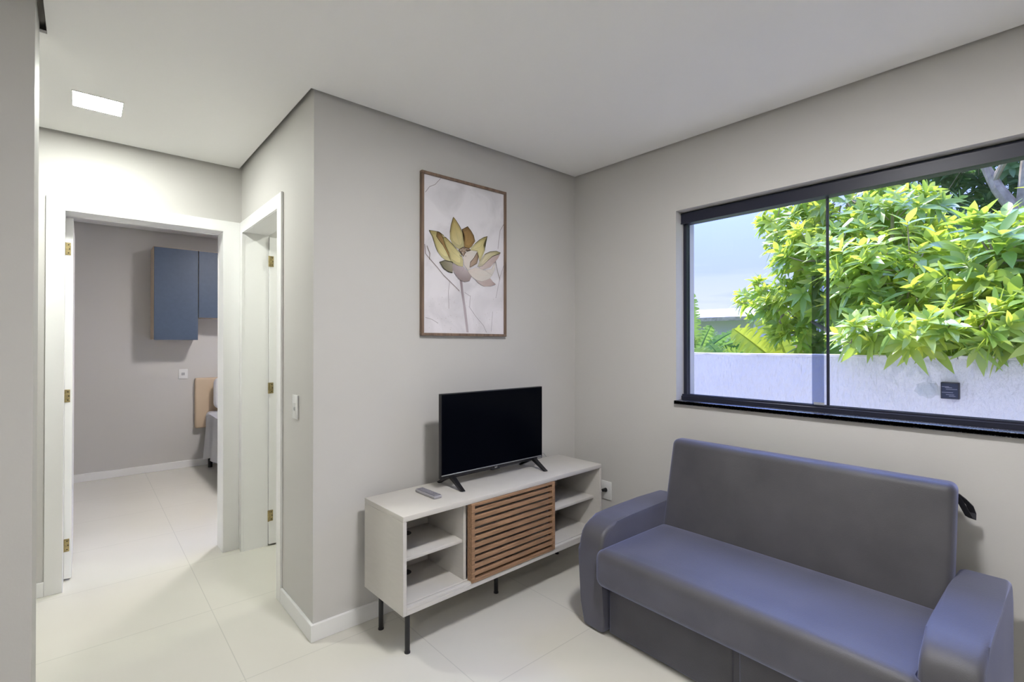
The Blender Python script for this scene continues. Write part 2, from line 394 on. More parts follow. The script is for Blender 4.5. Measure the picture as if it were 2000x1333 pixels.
box(bm, XA, XA+.15, DY0-.02, DY0, 0, 2.13); box(bm, XA, XA+.15, DY1, DY1+.02, 0, 2.13); box(bm, XA, XA+.15, DY0-.02, DY1+.02, 2.13, 2.15)
obj('jamb', bm, M['white'], d2)
bm = B(); a, b, c, d_ = DY0-.068, DY0, DY1, YC-.016
prism(bm, [(a, .0), (a, 2.205), (d_, 2.205), (d_, 0), (c, 0), (c, 2.13), (b, 2.13), (b, .0)], XA-.014, XA, .003, 2, 'YZ')
obj('casing', bm, M['white'], d2)
bm = B(); box(bm, XA+.152, XA+.152+.72, DY1-.015, DY1+.02, .012, 2.12, .0015, 1); lf = obj('door_leaf', bm, M['white'], d2)
for z in (1.952, 1.082, .208): hinge(lf, (XA+.150, DY1-.015, z), 'x')

# ------------------------------------------------------------------ windows
def window(name, y0, y1, z0, z1):
    w = thing(name, loc=(XB+.1, (y0+y1)/2, z0), kind='structure'); xf = XB+.055
    bm = B(); box(bm, xf, xf+.075, y0, y1, z1-.068, z1-.006, .002, 1); box(bm, xf-.002, xf+.004, y0, y1, z1-.070, z1-.066); obj('head_track', bm, M['alu'], w)
    bm = B(); box(bm, xf+.002, xf+.075, y0, y1, z0, z0+.022, .001, 1); box(bm, xf+.012, xf+.018, y0, y1, z0+.022, z0+.032); box(bm, xf+.05, xf+.056, y0, y1, z0+.022, z0+.032); obj('bottom_track', bm, M['alu'], w)
    for a, b in ((y0, y0+.02), (y1-.02, y1)):
        bm = B(); box(bm, xf+.03, xf+.07, a, b, z0+.02, z1-.066); obj('side_frame', bm, M['alu'], w)
    ym = (y0+y1)/2
    # far sliding pane (outer track) on the left of the view, near pane overlaps it
    bm = B(); box(bm, xf+.049, xf+.057, ym-.005, y1-.02, z0+.03, z1-.06); obj('glass_pane', bm, M['glass'], w, smooth=False)
    bm = B(); box(bm, xf+.011, xf+.019, y0+.02, ym+.055, z0+.03, z1-.06); obj('glass_pane', bm, M['glass'], w, smooth=False)
    bm = B(); box(bm, xf+.045, xf+.061, ym-.009, ym+.001, z0+.028, z1-.062, .001, 1); obj('meeting_strip', bm, M['alu'], w)
    bm = B(); box(bm, xf+.0095, xf+.0105, ym+.000, ym+.046, z0+.034, z0+.046); obj('maker_mark', bm, M['grey_print'], w, smooth=False)
    bm = B(); box(bm, xf+.0102, xf+.0109, ym+.001, ym+.053, z0+.03, 1.72); obj('reflection_strip', bm, M['reflection'], w, smooth=False, label='dark reflection painted as a tinted strip along the pane edge')  # tinted strip added to imitate a dark reflection where the panes overlap
    return w
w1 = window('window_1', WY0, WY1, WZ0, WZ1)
bm = B(); box(bm, XB-.022, 2.88, WY0-.0, WY1, WZ0-.020, WZ0, .002, 2); box(bm, XB-.022, XB, WY0-.01, WY1+.004, WZ0-.021, WZ0-.001, .002, 1)
obj('window_sill', bm, M['granite'], w1)
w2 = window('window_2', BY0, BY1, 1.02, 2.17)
bm = B(); box(bm, XB-.022, 2.88, BY0, BY1, 1.0, 1.02, .002, 2); obj('window_sill', bm, M['granite'], w2)
# outside of the house: unseen eave added over both windows, kept short to let skylight in
bm = B(); box(bm, 2.75, 2.95, Y0-.15, YB+.4, 2.78, 2.90); struct('trim_1', bm, M['facade'], smooth=False)

# ------------------------------------------------------------------ lamps
def ceiling_panel(x, y, z, size, L, label, col=(1, .985, .90)):
    t = thing('ceiling_light', label, 'ceiling light', (x, y, z), group=None)
    s = size/2
    bm = B(); o = s+.004
    for a in ((-o, -s, -o, o), (s, o, -o, o), (-s, s, -o, -s), (-s, s, s, o)): box(bm, x+a[0], x+a[1], y+a[2], y+a[3], z-.004, z)
    obj('frame', bm, M['plastic_white'], t, smooth=False)
    bm = B(); box(bm, x-s, x+s, y-s, y+s, z-.003, z); obj('diffuser', bm, lampmat('lit_panel', L, col), t, smooth=False)
    return t
ceiling_panel(.052, 3.155, H, .185, L_HALL, 'square white ceiling light, lit, above the hallway door', (.97, 1.0, .93))
ceiling_panel(1.15, .60, H, .22, L_ROOM, 'square white ceiling light, lit, above the sitting area', (1, .985, .99))
ceiling_panel(-1.5, -.9, H, .22, L_FILL, 'unseen square fill light added on the ceiling, farthest from the sofa', (1, .985, .98))  # unseen panel added to brighten the walls and ceiling
ceiling_panel(1.35, 4.75, 2.605, .20, L_BED, 'square white ceiling light, lit, in the bedroom', (1, .94, .93))
ceiling_panel(1.7, 3.1, H, .18, L_BATH, 'square white ceiling light, lit, behind the narrow side door', (.97, 1, .88))

# ------------------------------------------------------------------ picture
PETALS=[
('top',[(210,678),(228,662),(250,636),(272,602),(284,565),(282,520),(264,498),(232,506),(201,527),(187,552),(187,589),(194,630),(203,658)]),
('brown',[(270,616),(310,640),(334,618),(353,594),(363,561),(338,527),(320,513),(286,518),(284,550),(282,588)]),
('gold',[(456,603),(431,594),(397,574),(363,546),(334,519),(328,503),(377,505),(389,479),(397,445),(416,475),(436,516),(436,556),(446,584)]),
('gold',[(50,578),(75,579),(113,579),(143,564),(165,534),(187,492),(192,423),(157,426),(131,441),(105,467),(88,501),(70,549)]),
('brown',[(101,579),(125,572),(151,532),(174,483),(192,426),(157,481),(135,511),(109,537),(96,553)]),
('gold',[(141,551),(157,555),(187,533),(228,501),(264,472),(276,439),(276,402),(246,402),(210,417),(192,426),(179,469),(157,503),(145,531)]),
('olive',[(558,516),(526,523),(476,513),(436,493),(401,450),(381,413),(416,420),(456,456),(496,488),(538,505)]),
('pink',[(558,516),(538,501),(496,486),(456,454),(416,418),(387,409),(416,397),(476,419),(512,454),(538,481)]),
('cream',[(436,397),(486,408),(516,455),(512,406),(491,372)]),
('cream',[(278,462),(292,491),(328,503),(377,503),(387,475),(381,432),(338,404),(310,386),(282,414)]),
('tan',[(377,497),(387,471),(372,431),(324,403),(328,434),(353,460)]),
('cream',[(306,382),(368,407),(436,395),(491,372),(466,346),(411,326),(368,334),(328,357)]),
('pink',[(368,330),(416,327),(476,351),(496,333),(520,319),(476,304),(426,300),(387,316)]),
('moss',[(116,410),(147,423),(201,420),(205,394),(201,360),(174,362),(143,377)]),
('mauve',[(203,413),(228,404),(282,399),(310,375),(336,350),(320,322),(282,313),(246,327),(219,355),(201,383)]),
('tan',[(246,496),(272,513),(314,514),(328,503),(292,491),(278,462),(264,476)]),
]
STROKES=[
(2.2,[(22,498),(26,449),(68,411),(103,381),(143,342),(185,311),(227,280),(252,260)]),
(1.2,[(185,311),(176,250),(180,155)]),
(1.6,[(594,709),(558,656),(546,588),(540,540)]),
(1.2,[(590,451),(558,371),(540,304),(524,237)]),
(1.2,[(28,99),(68,90),(108,70)]),
(1.5,[(26,784),(52,819),(88,839),(123,879)]),
(1.2,[(290,253),(330,234),(324,170),(369,118),(427,65),(450,24)]),
(1,[(498,151),(486,30)]),
(1.5,[(516,461),(534,397),(552,352)]),
(1.5,[(34,491),(52,452),(48,418)]),
]
STEM= [(262, 327), (272, 257), (288, 169), (310, 22)]
px0, px1, pz0, pz1 = 1.3755, 1.9785, 1.430, 2.328; PYF = YA - .026
pic = thing('framed_picture', 'framed picture of a golden lotus flower on the wall above the television', 'picture', (1.677, YA, 1.43))
bm = B(); fw = .015
for a in ((px0, px1, pz1-fw, pz1), (px0, px1, pz0, pz0+fw), (px0, px0+fw, pz0+fw, pz1-fw), (px1-fw, px1, pz0+fw, pz1-fw)):
    box(bm, a[0], a[1], PYF, YA-.002, a[2], a[3], .0015, 1)
obj('frame', bm, M['frame_wood'], pic, label='slim walnut brown frame')
def artmat():
    m = bpy.data.materials.new('lotus_print'); m.use_nodes = True; nt = m.node_tree; p = nt.nodes['Principled BSDF']
    a = nd(nt, 'ShaderNodeVertexColor'); a.layer_name = 'ink'
    t = nd(nt, 'ShaderNodeTexCoord'); n = nd(nt, 'ShaderNodeTexNoise'); n.inputs['Scale'].default_value = 5; n.inputs['Detail'].default_value = 7; n.inputs['Distortion'].default_value = .8
    nt.links.new(t.outputs['Object'], n.inputs[0])
    r = nd(nt, 'ShaderNodeValToRGB'); r.color_ramp.elements[0].position = .36; r.color_ramp.elements[0].color = (.80, .80, .80, 1)
    r.color_ramp.elements[1].position = .56; r.color_ramp.elements[1].color = (1, 1, 1, 1)
    nt.links.new(n.outputs[0], r.inputs[0])
    x = nd(nt, 'ShaderNodeMixRGB', blend_type='MULTIPLY'); x.inputs[0].default_value = .75
    nt.links.new(a.outputs[0], x.inputs[1]); nt.links.new(r.outputs[0], x.inputs[2]); nt.links.new(x.outputs[0], p.inputs['Base Color'])
    p.inputs['Roughness'].default_value = .38; p.inputs['Specular IOR Level'].default_value = .5
    return m
def art_print():
    bm = B(); lay = bm.loops.layers.float_color.new('ink'); y = [PYF+.008]
    def P(p): return Vector((px0+.002 + p[0]/1000, y[0], pz0 + p[1]/1000))
    def poly(pts, cf):
        vs_ = [bm.verts.new(P(p)) for p in pts]
        f = bm.faces.new(vs_); 
        r = bmesh.ops.triangulate(bm, faces=[f])
        for t in r['faces']:
            for l in t.loops:
                q = (l.vert.co.x-px0-.002)*1000, (l.vert.co.z-pz0)*1000; l[lay] = (*cf(q), 1)
    def stroke(pts, w, col):
        for i in range(len(pts)-1):
            a = Vector(pts[i]); b = Vector(pts[i+1]); d = b-a
            if d.length < 1e-6: continue
            n = Vector((-d.y, d.x)).normalized()*w/2; d.normalize(); a = a-d*w*.25; b = b+d*w*.25
            poly([tuple(a+n), tuple(b+n), tuple(b-n), tuple(a-n)], lambda q: col)
    y[0] = PYF+.012
    poly([(6, 8), (594, 8), (594, 890), (6, 890)], lambda q: (.80, .765, .80) if q[1] < 300 else (.76, .74, .77))
    CC = {'top': ((.40, .29, .08), (.66, .60, .33)), 'brown': ((.22, .13, .045), (.40, .25, .09)), 'gold': ((.42, .34, .12), (.72, .66, .36)),
          'olive': ((.42, .37, .18), (.70, .64, .46)), 'pink': ((.48, .36, .34), (.76, .64, .60)), 'cream': ((.80, .76, .70), (.82, .72, .66)),
          'tan': ((.36, .24, .16), (.60, .45, .34)), 'moss': ((.16, .15, .08), (.42, .38, .28)), 'mauve': ((.34, .27, .26), (.60, .52, .54))}
    y[0] = PYF+.0115
    for w_, s in STROKES[:-2]: stroke(s, w_*1.9, (.30, .25, .27)); 
    s0 = STROKES[0][1]
    stroke([(a+5, b-8) for a, b in s0], 2, (.52, .45, .44))
    rnd = random.Random(3)
    for k in range(60):                                   # fine ink splatter round the stem
        cx, cz, r_ = rnd.uniform(40, 540), rnd.uniform(30, 260), rnd.uniform(.8, 2.4)
        poly([(cx-r_, cz), (cx, cz-r_), (cx+r_, cz), (cx, cz+r_)], lambda q: (.5, .44, .42))
    y[0] -= .0002
    for i in range(len(STEM)-1):
        a, b = STEM[i], STEM[i+1]
        poly([(a[0]-9, a[1]), (a[0]+9, a[1]), (b[0]+8, b[1]), (b[0]-8, b[1])], lambda q: (.36, .29, .31) if q[0] < STEM[0][0]+16 else (.50, .43, .46))
    for name, pts in PETALS:
        tip, base = CC[name]; y[0] -= .00016
        ds = [math.hypot(p[0]-290, p[1]-440) for p in pts]; d0, d1_ = min(ds), max(ds)
        # subdivide outline for a soft inner gradient: rim, inset ring, heart
        cx = sum(p[0] for p in pts)/len(pts); cz = sum(p[1] for p in pts)/len(pts)
        f = lambda q, tip=tip, base=base, d0=d0, d1_=d1_: tuple(tip[k]*t_ + base[k]*(1-t_) for k in range(3) for t_ in [max(0, min(1, (math.hypot(q[0]-290, q[1]-440)-d0)/(d1_-d0+1e-6)))])
        poly(pts, lambda q: tuple(c*.9 for c in f(q)))
        y[0] -= .00006
        inner = [(cx+(p[0]-cx)*.72, cz+(p[1]-cz)*.72) for p in pts]
        if name in ('gold', 'top', 'olive', 'brown'): poly(inner, lambda q: tuple(min(1, c*1.12) for c in f(q)))
        y[0] -= .00006
        k = max(range(len(pts)), key=lambda i: ds[i])
        kk = min(range(len(pts)), key=lambda i: ds[i]); dk = tuple(c*.42 for c in tip)
        stroke([pts[k], (cx, cz), pts[kk]], 1.3, tuple(c*.62 for c in base) if name != 'cream' else (.70, .60, .55))
        n = len(pts); lo_ = [(pts[(k+i) % n]) for i in range(-3, 4)]
        if name in ('cream', 'pink', 'mauve'): stroke(pts+[pts[0]], 1.3, tuple(c*.62 for c in base))
        else: stroke(pts+[pts[0]], 2.0, tuple(c*.5 for c in base)); stroke(lo_, 3.6, dk)
    y[0] -= .0001
    for k in range(26):
        cx, cz = rnd.uniform(252, 300), rnd.uniform(462, 506); r_ = rnd.uniform(2, 4)
        poly([(cx-r_, cz), (cx, cz-r_), (cx+r_, cz), (cx, cz+r_)], lambda q, k=k: (.10, .07, .04) if k % 2 else (.72, .68, .58))
    for w_, s in STROKES[-2:]: stroke(s, w_*2, (.2, .14, .09))
    return bm
me_bm = art_print()
for f in me_bm.faces:
    f.normal_update()
    if f.normal.y > 0: f.normal_flip()
me = bpy.data.meshes.new('print'); me_bm.transform(WM[pic].inverted()); me_bm.to_mesh(me); me_bm.free(); me.materials.append(artmat())
pr = bpy.data.objects.new('print', me); COL.objects.link(pr); pr.parent = pic; pr['label'] = 'cream and gold lotus print'

# ------------------------------------------------------------------ television console (local frame, front-left foot of the body at the origin)
con = thing('tv_console', 'off-white low television console on black legs with a slatted wooden sliding door', 'tv stand', (1.040, 1.897, 0), math.radians(1.3))
W, D, ZB, ZT = 1.39, .365, .207, .638; tp, sp = .024, .018; zi = ZB+.034
def cpart(name, bm, m, **k): return obj(name, bm, m, con, local=True, **k)
bm = B(); box(bm, 0, W, 0, D, ZT-tp, ZT, .002, 2); cpart('top_panel', bm, M['console'])
bm = B(); box(bm, sp, W-sp, .0, D-.01, ZB, ZB+.022, .0015, 1); box(bm, sp, W-sp, .0, .022, ZB+.022, zi, .0015, 1); box(bm, sp, W-sp, .030, D-.01, ZB+.022, zi, .0015, 1); cpart('bottom_panel', bm, M['console'])
for a in (0, W-sp):
    bm = B(); box(bm, a, a+sp, 0, D, ZB, ZT-tp, .0015, 1); cpart('side_panel', bm, M['console'])
for a in (.352, .945):
    bm = B(); box(bm, a, a+.015, .040, D-.012, zi, ZT-tp); cpart('divider', bm, M['console'])
bm = B(); box(bm, sp, W-sp, D-.010, D-.004, ZB, ZT-tp); cpart('back_panel', bm, M['console'])
for a, b in ((sp, .352), (.96, W-sp)):
    bm = B(); box(bm, a, b, .048, D-.012, .418, .436, .003, 2); cpart('shelf', bm, M['console'])
for z in (.4365, zi+.0005):
    bm = B(); cyl(bm, (.185, .300, z-.001), (.185, .300, z+.0006), .030, seg=28); cpart('cable_hole', bm, M['black_plastic'])
# sliding door: frame with ten slats
dx0, dx1, dz0, dz1, dy0, dy1 = .368, .958, ZB+.026, ZT-tp-.001, -.006, .030
door = B()
box(door, dx0, dx0+.020, dy0, dy1, dz0, dz1, .0015, 1); box(door, dx1-.020, dx1, dy0, dy1, dz0, dz1, .0015, 1)
box(door, dx0+.02, dx1-.02, dy0, dy1, dz1-.014, dz1, .001, 1); box(door, dx0+.02, dx1-.02, dy0, dy1, dz0, dz0+.016, .001, 1)
n = 10; zz0, zz1 = dz0+.016, dz1-.014; pitch = (zz1-zz0)/(n+.45)
for i in range(n):
    z = zz0 + pitch*(i+.45)
    box(door, dx0+.018, dx1-.018, dy0+.003, dy0+.019, z, z+pitch*.57, .0012, 1)
cpart('sliding_door', door, M['wood'], label='slatted brown wooden sliding door')
for lx, ly in ((.062, .070), (.062, D-.048), (W-.062, .070), (W-.062, D-.048), (W/2+.005, D/2+.02)):
    bm = B(); cyl(bm, (lx, ly, 0), (lx, ly, .006), .0135); cyl(bm, (lx, ly, .006), (lx, ly, ZB-.004), .0115); box(bm, lx-.03, lx+.03, ly-.03, ly+.03, ZB-.004, ZB, 0); cpart('leg', bm, M['black_metal'])

# ------------------------------------------------------------------ television
TX0, TX1, TZ0, TZ1, TY = 1.378, 2.106, .690, 1.127, 2.125
tv = thing('television', 'black flat screen television standing on the white console', 'television', ((TX0+TX1)/2, TY, .638))
bm = B(); box(bm, TX0, TX1, TY, TY+.022, TZ0, TZ1, .003, 2); obj('housing', bm, M['black_plastic'], tv)
bm = B(); rbox(bm, (TX0+.08, TY+.016, TZ0+.02), (TX1-.08, TY+.072, TZ0+.27), .018, (6, 2, 4), k=3); obj('rear_cover', bm, M['black_plastic'], tv)
bm = B(); box(bm, TX0+.005, TX1-.005, TY-.0012, TY+.002, TZ0+.021, TZ1-.005); obj('screen', bm, M['screen'], tv, smooth=False)
bm = B(); box(bm, TX0+.004, TX1-.012, TY-.004, TY+.002, TZ0+.0155, TZ0+.0195, .0008, 1); obj('trim_strip', bm, M['silver'], tv)
bm = B(); cx = (TX0+TX1)/2
box(bm, cx-.030, cx+.030, TY-.001, TY+.016, TZ0-.008, TZ0+.004, .002, 1); obj('sensor', bm, M['black_plastic'], tv)
bm = B()
for a_, h_ in ((-.009, .009), (-.0035, .006), (.003, .011)): box(bm, cx+a_, cx+a_+.0045, TY-.0022, TY-.0008, TZ0+.001, TZ0+.001+h_, .0006, 1)
obj('logo', bm, M['silver'], tv)
bm = B()
for k in range(5): box(bm, TX1-.042+k*.0075, TX1-.037+k*.0075, TY-.0012, TY+.001, TZ0+.005, TZ0+.011)
obj('badge', bm, M['silver'], tv, smooth=False)
for fx in (1.448, 2.040):
    bm = B()
    for sy in (-1, 1):
        yt = TY+.014; yb = yt + sy*.118
        v = [bm.verts.new(p) for p in ((fx-.013, yt-sy*.012, .694), (fx+.013, yt-sy*.012, .694), (fx+.013, yt+sy*.016, .700), (fx-.013, yt+sy*.016, .700),
                                       (fx-.010, yb-sy*.018, .638), (fx+.010, yb-sy*.018, .638), (fx+.010, yb, .641), (fx-.010, yb, .641))]
        for q in ((0, 1, 2, 3), (4, 5, 6, 7), (0, 1, 5, 4), (1, 2, 6, 5), (2, 3, 7, 6), (3, 0, 4, 7)): bm.faces.new([v[i] for i in q])
    obj('foot', bm, M['black_plastic'], tv)

# ------------------------------------------------------------------ remote control
rc = thing('remote_control', 'grey and black remote control lying on the console left of the television', 'remote control', (1.288, 2.098, .638), math.radians(2))
bm = B(); rbox(bm, (-.023, -.085, .0), (.023, .085, .016), .006, (3, 6, 1), k=3); obj('body', bm, mat('remote_grey', (.34, .33, .35), .4), rc, local=True)
bm = B(); box(bm, -.019, .019, -.080, .080, .0155, .0172, .0006, 1); obj('face', bm, mat('remote_face', (.17, .165, .195), .3), rc, local=True)
bm = B()
for r_ in range(8):
    for c in range(3): box(bm, -.014+c*.0115, -.0065+c*.0115, -.066+r_*.0155, -.059+r_*.0155, .017, .0184)
o = obj('keys', bm, mat('remote_keys', (.32, .31, .34), .5), rc, local=True, smooth=False)
bm = B(); box(bm, -.012, .012, -.077, -.070, .017, .0177); obj('logo', bm, M['silver'], rc, local=True, smooth=False)

# ------------------------------------------------------------------ sofa (local frame)
sofa = thing('sofa', 'dark grey velvet two-seat sofa under the window', 'sofa', (2.2, .9, 0), math.radians(-1.2))
ox, oy = 2.2, .9
def sp_(name, bm, m, **k): bm.transform(Matrix.Translation((-ox, -oy, 0))); return obj(name, bm, m, sofa, local=True, **k)
prof = [(1.850, .012), (1.838, .12), (1.828, .25), (1.820, .38), (1.824, .43), (1.838, .468), (1.860, .493), (1.895, .512), (1.95, .524), (2.05, .530), (2.3, .536), (2.500, .540), (2.535, .530), (2.552, .505), (2.556, .45), (2.56, .012)]
for ya, yb in ((1.452, 1.592), (.150, .292)):
    bm = B(); prism(bm, prof, ya, yb, .020, 4); sp_('armrest', bm, M['sofa'])
def puff(v):
    cy = (v.y-.87)/.60; cxx = (v.x-2.08)/.30
    if v.z > .33: v.z += .010*(1-min(1, abs(cy))**4)*(1-min(1, abs(cxx))**4)
    return v
# seat cushion: T-shaped front that laps over both armrests
bm = B(); rbox(bm, (1.788, .262, .247), (2.36, 1.476, .425), .048, (10, 18, 3), fn=lambda v: puff(Vector((v.x, min(max(v.y, .296), 1.448) if v.x > 1.828 else v.y, v.z))), k=5)
sp_('seat_cushion', bm, M['sofa'])
def lean(v):
    h = (v.z-.385)/.47; x = v.x + .112*h
    x -= .012*(1-min(1, abs((v.y-.872)/.56))**4)*max(0, 1-abs(h-.5)*1.9)
    return Vector((x, v.y, v.z))
bm = B(); rbox(bm, (2.325, .288, .385), (2.415, 1.462, .862), .030, (2, 18, 10), fn=lean, k=5); sp_('backrest', bm, M['sofa'])
bm = B(); rbox(bm, (2.420, .312, .30), (2.440, 1.435, .848), .009, (1, 10, 8), fn=lambda v: Vector((v.x+.112*(v.z-.385)/.47, v.y, v.z)), k=3); sp_('back_lining', bm, M['sofa_dark'])
# stitched seam lines along the backrest's top edge
bm = B(); box(bm, 1.90, 2.54, .300, 1.446, .035, .25); sp_('base', bm, M['sofa_dark'])
for ya, yb in ((.300, .828), (.852, 1.446)):
    bm = B(); rbox(bm, (1.872, ya, .012), (1.905, yb, .262), .010, (1, 6, 3), k=3); sp_('front_panel', bm, M['sofa'])
bm = B(); box(bm, 1.880, 1.90, .828, .852, .02, .25); sp_('centre_strip', bm, M['sofa'])
for a, b in ((1.93, .24), (1.93, 1.5), (2.5, .24), (2.5, 1.5)):
    bm = B(); cyl(bm, (a, b, 0), (a, b, .014), .022); sp_('foot', bm, M['black_plastic'])
bm = B(); ribbon(bm, [(2.522, .300, .815), (2.545, .285, .795), (2.575, .268, .765), (2.592, .262, .735), (2.588, .262, .712), (2.572, .270, .722), (2.552, .285, .765), (2.535, .298, .80)], .022, .003, (0, 1, .2)); sp_('strap', bm, M['sofa_dark'], label='dark fabric pull strap')
bm = B(); tube(bm, [(1.865+.0, .163, .02), (1.846, .163, .2), (1.836, .163, .38), (1.846, .163, .455), (1.872, .163, .492), (1.95, .163, .518), (2.3, .163, .532), (2.5, .163, .536)], .0022, 6); sp_('piping', bm, M['sofa'])

# ------------------------------------------------------------------ switches and sockets
t = thing('light_switch', 'white wall switch plate beside the narrow side door', 'light switch', (XA, 2.574, 1.068))
bm = B(); box(bm, XA-.009, XA, 2.536, 2.612, 1.008, 1.128, .003, 2); obj('plate', bm, M['plastic_white'], t)
bm = B(); box(bm, XA-.011, XA-.008, 2.562, 2.586, 1.050, 1.066, .0015, 1); obj('rocker', bm, M['grey_button'], t, label='small grey rocker')
bm = B(); box(bm, XA-.011, XA-.008, 2.562, 2.586, 1.068, 1.088, .0015, 1); obj('rocker', bm, M['plastic_white'], t)
t = thing('wall_outlet', 'white wall socket with a black plug, right of the console', 'wall socket', (XB, 2.050, .409))
bm = B(); box(bm, XB-.009, XB, 2.010, 2.092, .349, .469, .004, 2); obj('plate', bm, M['plastic_white'], t)
bm = B(); cyl(bm, (XB-.0105, 2.051, .409), (XB-.008, 2.051, .409), .021, seg=24); obj('socket', bm, M['plastic_white'], t)
t = thing('power_cord', 'black power plug and cord running behind the console', 'power cord', (XB-.03, 2.05, .41))
bm = B(); cyl(bm, (XB-.0105, 2.051, .411), (XB-.040, 2.055, .413), .014, .009, seg=16); box(bm, XB-.045, XB-.030, 2.046, 2.062, .405, .420, .003, 2); obj('plug', bm, M['black_plastic'], t)
bm = B(); tube(bm, [(XB-.042, 2.056, .412), (XB-.065, 2.075, .385), (XB-.075, 2.12, .35), (XB-.10, 2.18, .33), (XB-.12, 2.28, .34), (2.44, 2.303, .5), (2.30, 2.306, .66), (2.1, 2.302, .70), (1.95, 2.26, .72), (1.90, 2.200, .74)], .003, 8); obj('cord', bm, M['grey_button'], t)
t = thing('wall_outlet', 'white square wall socket in the bedroom, left of the headboard', 'wall socket', (.85, YB, 1.05))
bm = B(); box(bm, .803, .890, YB-.009, YB, .995, 1.103, .004, 2); obj('plate', bm, M['plastic_white'], t)
bm = B(); box(bm, .830, .862, YB-.011, YB-.008, 1.035, 1.065, .002, 1); obj('socket', bm, M['grey_button'], t)

# ------------------------------------------------------------------ bedroom furniture
CF = 6.24; CX = .550
def cupboard(x0, x1, z0, z1, label, nd_=1):
    t = thing('wall_cabinet', label, 'wall cabinet', ((x0+x1)/2, YB, z0))
    bm = B(); s = .018
    box(bm, x0, x0+s, CF+.02, YB-.002, z0, z1, .001, 1); box(bm, x1-s, x1, CF+.02, YB-.002, z0, z1, .001, 1)
    box(bm, x0+s, x1-s, CF+.02, YB-.002, z1-s, z1, .001, 1); box(bm, x0+s, x1-s, CF+.02, YB-.002, z0, z0+s, .001, 1); box(bm, x0+s, x1-s, YB-.010, YB-.002, z0+s, z1-s)
    obj('carcass', bm, M['light_wood'], t, label='light oak carcass')
    w = (x1-x0)/nd_
    for i in range(nd_):
        bm = B(); box(bm, x0+w*i+.003, x0+w*(i+1)-.002, CF, CF+.018, z0-.004, z1-.008, .001, 1); obj('door', bm, M['navy'], t, label='navy blue flat door')
cupboard(CX, CX+.392, 1.432, 2.402, 'tall navy blue wall cabinet with oak side, hung in the bedroom')
cupboard(CX+.394, CX+.394+1.2, 1.675, 2.402, 'shorter navy blue wall cabinet beside the tall one, above the bed', 3)
hb = thing('headboard', 'beige upholstered headboard panel on the bedroom wall', 'headboard', (1.6, YB, .43))
for k in range(4):
    x = .952+k*.45
    bm = B(); rbox(bm, (x, YB-.075, .435), (x+.447, YB-.002, 1.0), .018, (5, 2, 6), k=3); obj('padded_panel', bm, M['beige'], hb)
bed = thing('bed', 'bed with a black base below the beige headboard, mostly hidden by the door frame', 'bed', (1.75, 5.6, 0))
bm = B(); box(bm, 1.075, 2.45, 4.58, YB-.08, .22, .36, .01, 2); obj('base', bm, M['black_plastic'], bed)
bm = B(); rbox(bm, (1.045, 4.55, .36), (2.48, YB-.079, .625), .05, (8, 10, 3), k=4); obj('mattress', bm, M['mattress_grey'], bed)
for a, b in ((1.085, YB-.16), (1.085, 4.66), (2.4, YB-.16), (2.4, 4.66)):
    bm = B(); cyl(bm, (a, b, 0), (a, b, .24), .022, .028); obj('leg', bm, M['black_plastic'], bed)
def sheet():
    bm = B(); ny, ns = 46, 30; rows = []
    xe = 1.030
    for j in range(ny+1):
        y = 4.56 + (6.20-4.56)*j/ny; fold = .016*math.sin(y*17) + .010*math.sin(y*31+1); drop = .50 + .05*math.sin(y*5+.6) ; row = []
        for i in range(ns+1):
            s = i/ns
            if s < .5: q = (2.2 - (2.2-xe-.03)*(s/.5), y, .634 + .004*math.sin(y*9+s*8))
            else:
                u = (s-.5)/.5; a = min(1, u/.12)
                q = (xe+.03-.034*math.sin(a*PI/2) + fold*u**.8 - .018*u, y + .01*u*math.sin(y*13), .634 - .02*(1-math.cos(a*PI/2)) - drop*max(0, u-.06))
            row.append(bm.verts.new(q))
        rows.append(row)
    for j in range(ny):
        for i in range(ns): bm.faces.new((rows[j][i], rows[j][i+1], rows[j+1][i+1], rows[j+1][i]))
    bmesh.ops.solidify(bm, geom=bm.faces[:], thickness=.004)
    return bm
single('bedsheet', sheet(), M['linen'], 'white sheet hanging over the side of the bed', 'bed sheet')
bm = B(); rbox(bm, (1.105, YB-.30, .655), (1.70, YB-.135, 1.01), .07, (6, 2, 5), k=4); single('pillow', bm, M['linen'], 'white pillow standing upright against the beige headboard', 'pillow')

# ------------------------------------------------------------------ outside: ground, boundary wall, wall lamp
bm = B(); box(bm, -40, 60, -60, 60, -.34, -.14); o = struct('floor', bm, M['grass'], smooth=False)
bm = B(); box(bm, 2.85, 4.3, -6, 12, -.14, -.10); struct('floor', bm, M['concrete'], smooth=False)
GX = 4.3
bw = single('boundary_wall', box(B(), GX, GX+.14, -5, 11, -.14, 1.285), M['stucco'], 'white roller-textured boundary wall outside the window', 'wall', smooth=False)
rnd = random.Random(5)
bm = B(); y = -5.0
while y < 11:                                             # worn mortar capping in uneven lengths
    l = rnd.uniform(.7, 1.9); l = min(l, 11-y); h = rnd.uniform(.000, .006); box(bm, GX-rnd.uniform(.002, .008), GX+.145, y, y+l-.004, 1.285, 1.303+h, .003, 1); y += l
obj('wall_capping', bm, M['cap'], bw)
sl = thing('solar_wall_light', 'small dark square solar light fixed to the white boundary wall', 'wall light', (GX, .524, 1.025))
bm = B(); box(bm, GX-.045, GX, .478, .570, 1.025, 1.133, .003, 2); obj('body', bm, M['black_plastic'], sl)
bm = B(); box(bm, GX-.047, GX-.044, .484, .564, 1.031, 1.127); obj('panel', bm, M['panel'], sl, smooth=False)
bm = B()
for z, a, b in ((1.104, .484, .520), (1.098, .500, .535), (1.088, .505, .560), (1.066, .484, .540), (1.052, .505, .545), (1.043, .520, .552)):
    box(bm, GX-.0478, GX-.0465, 1.048-b, 1.048-a, z, z+.0022)
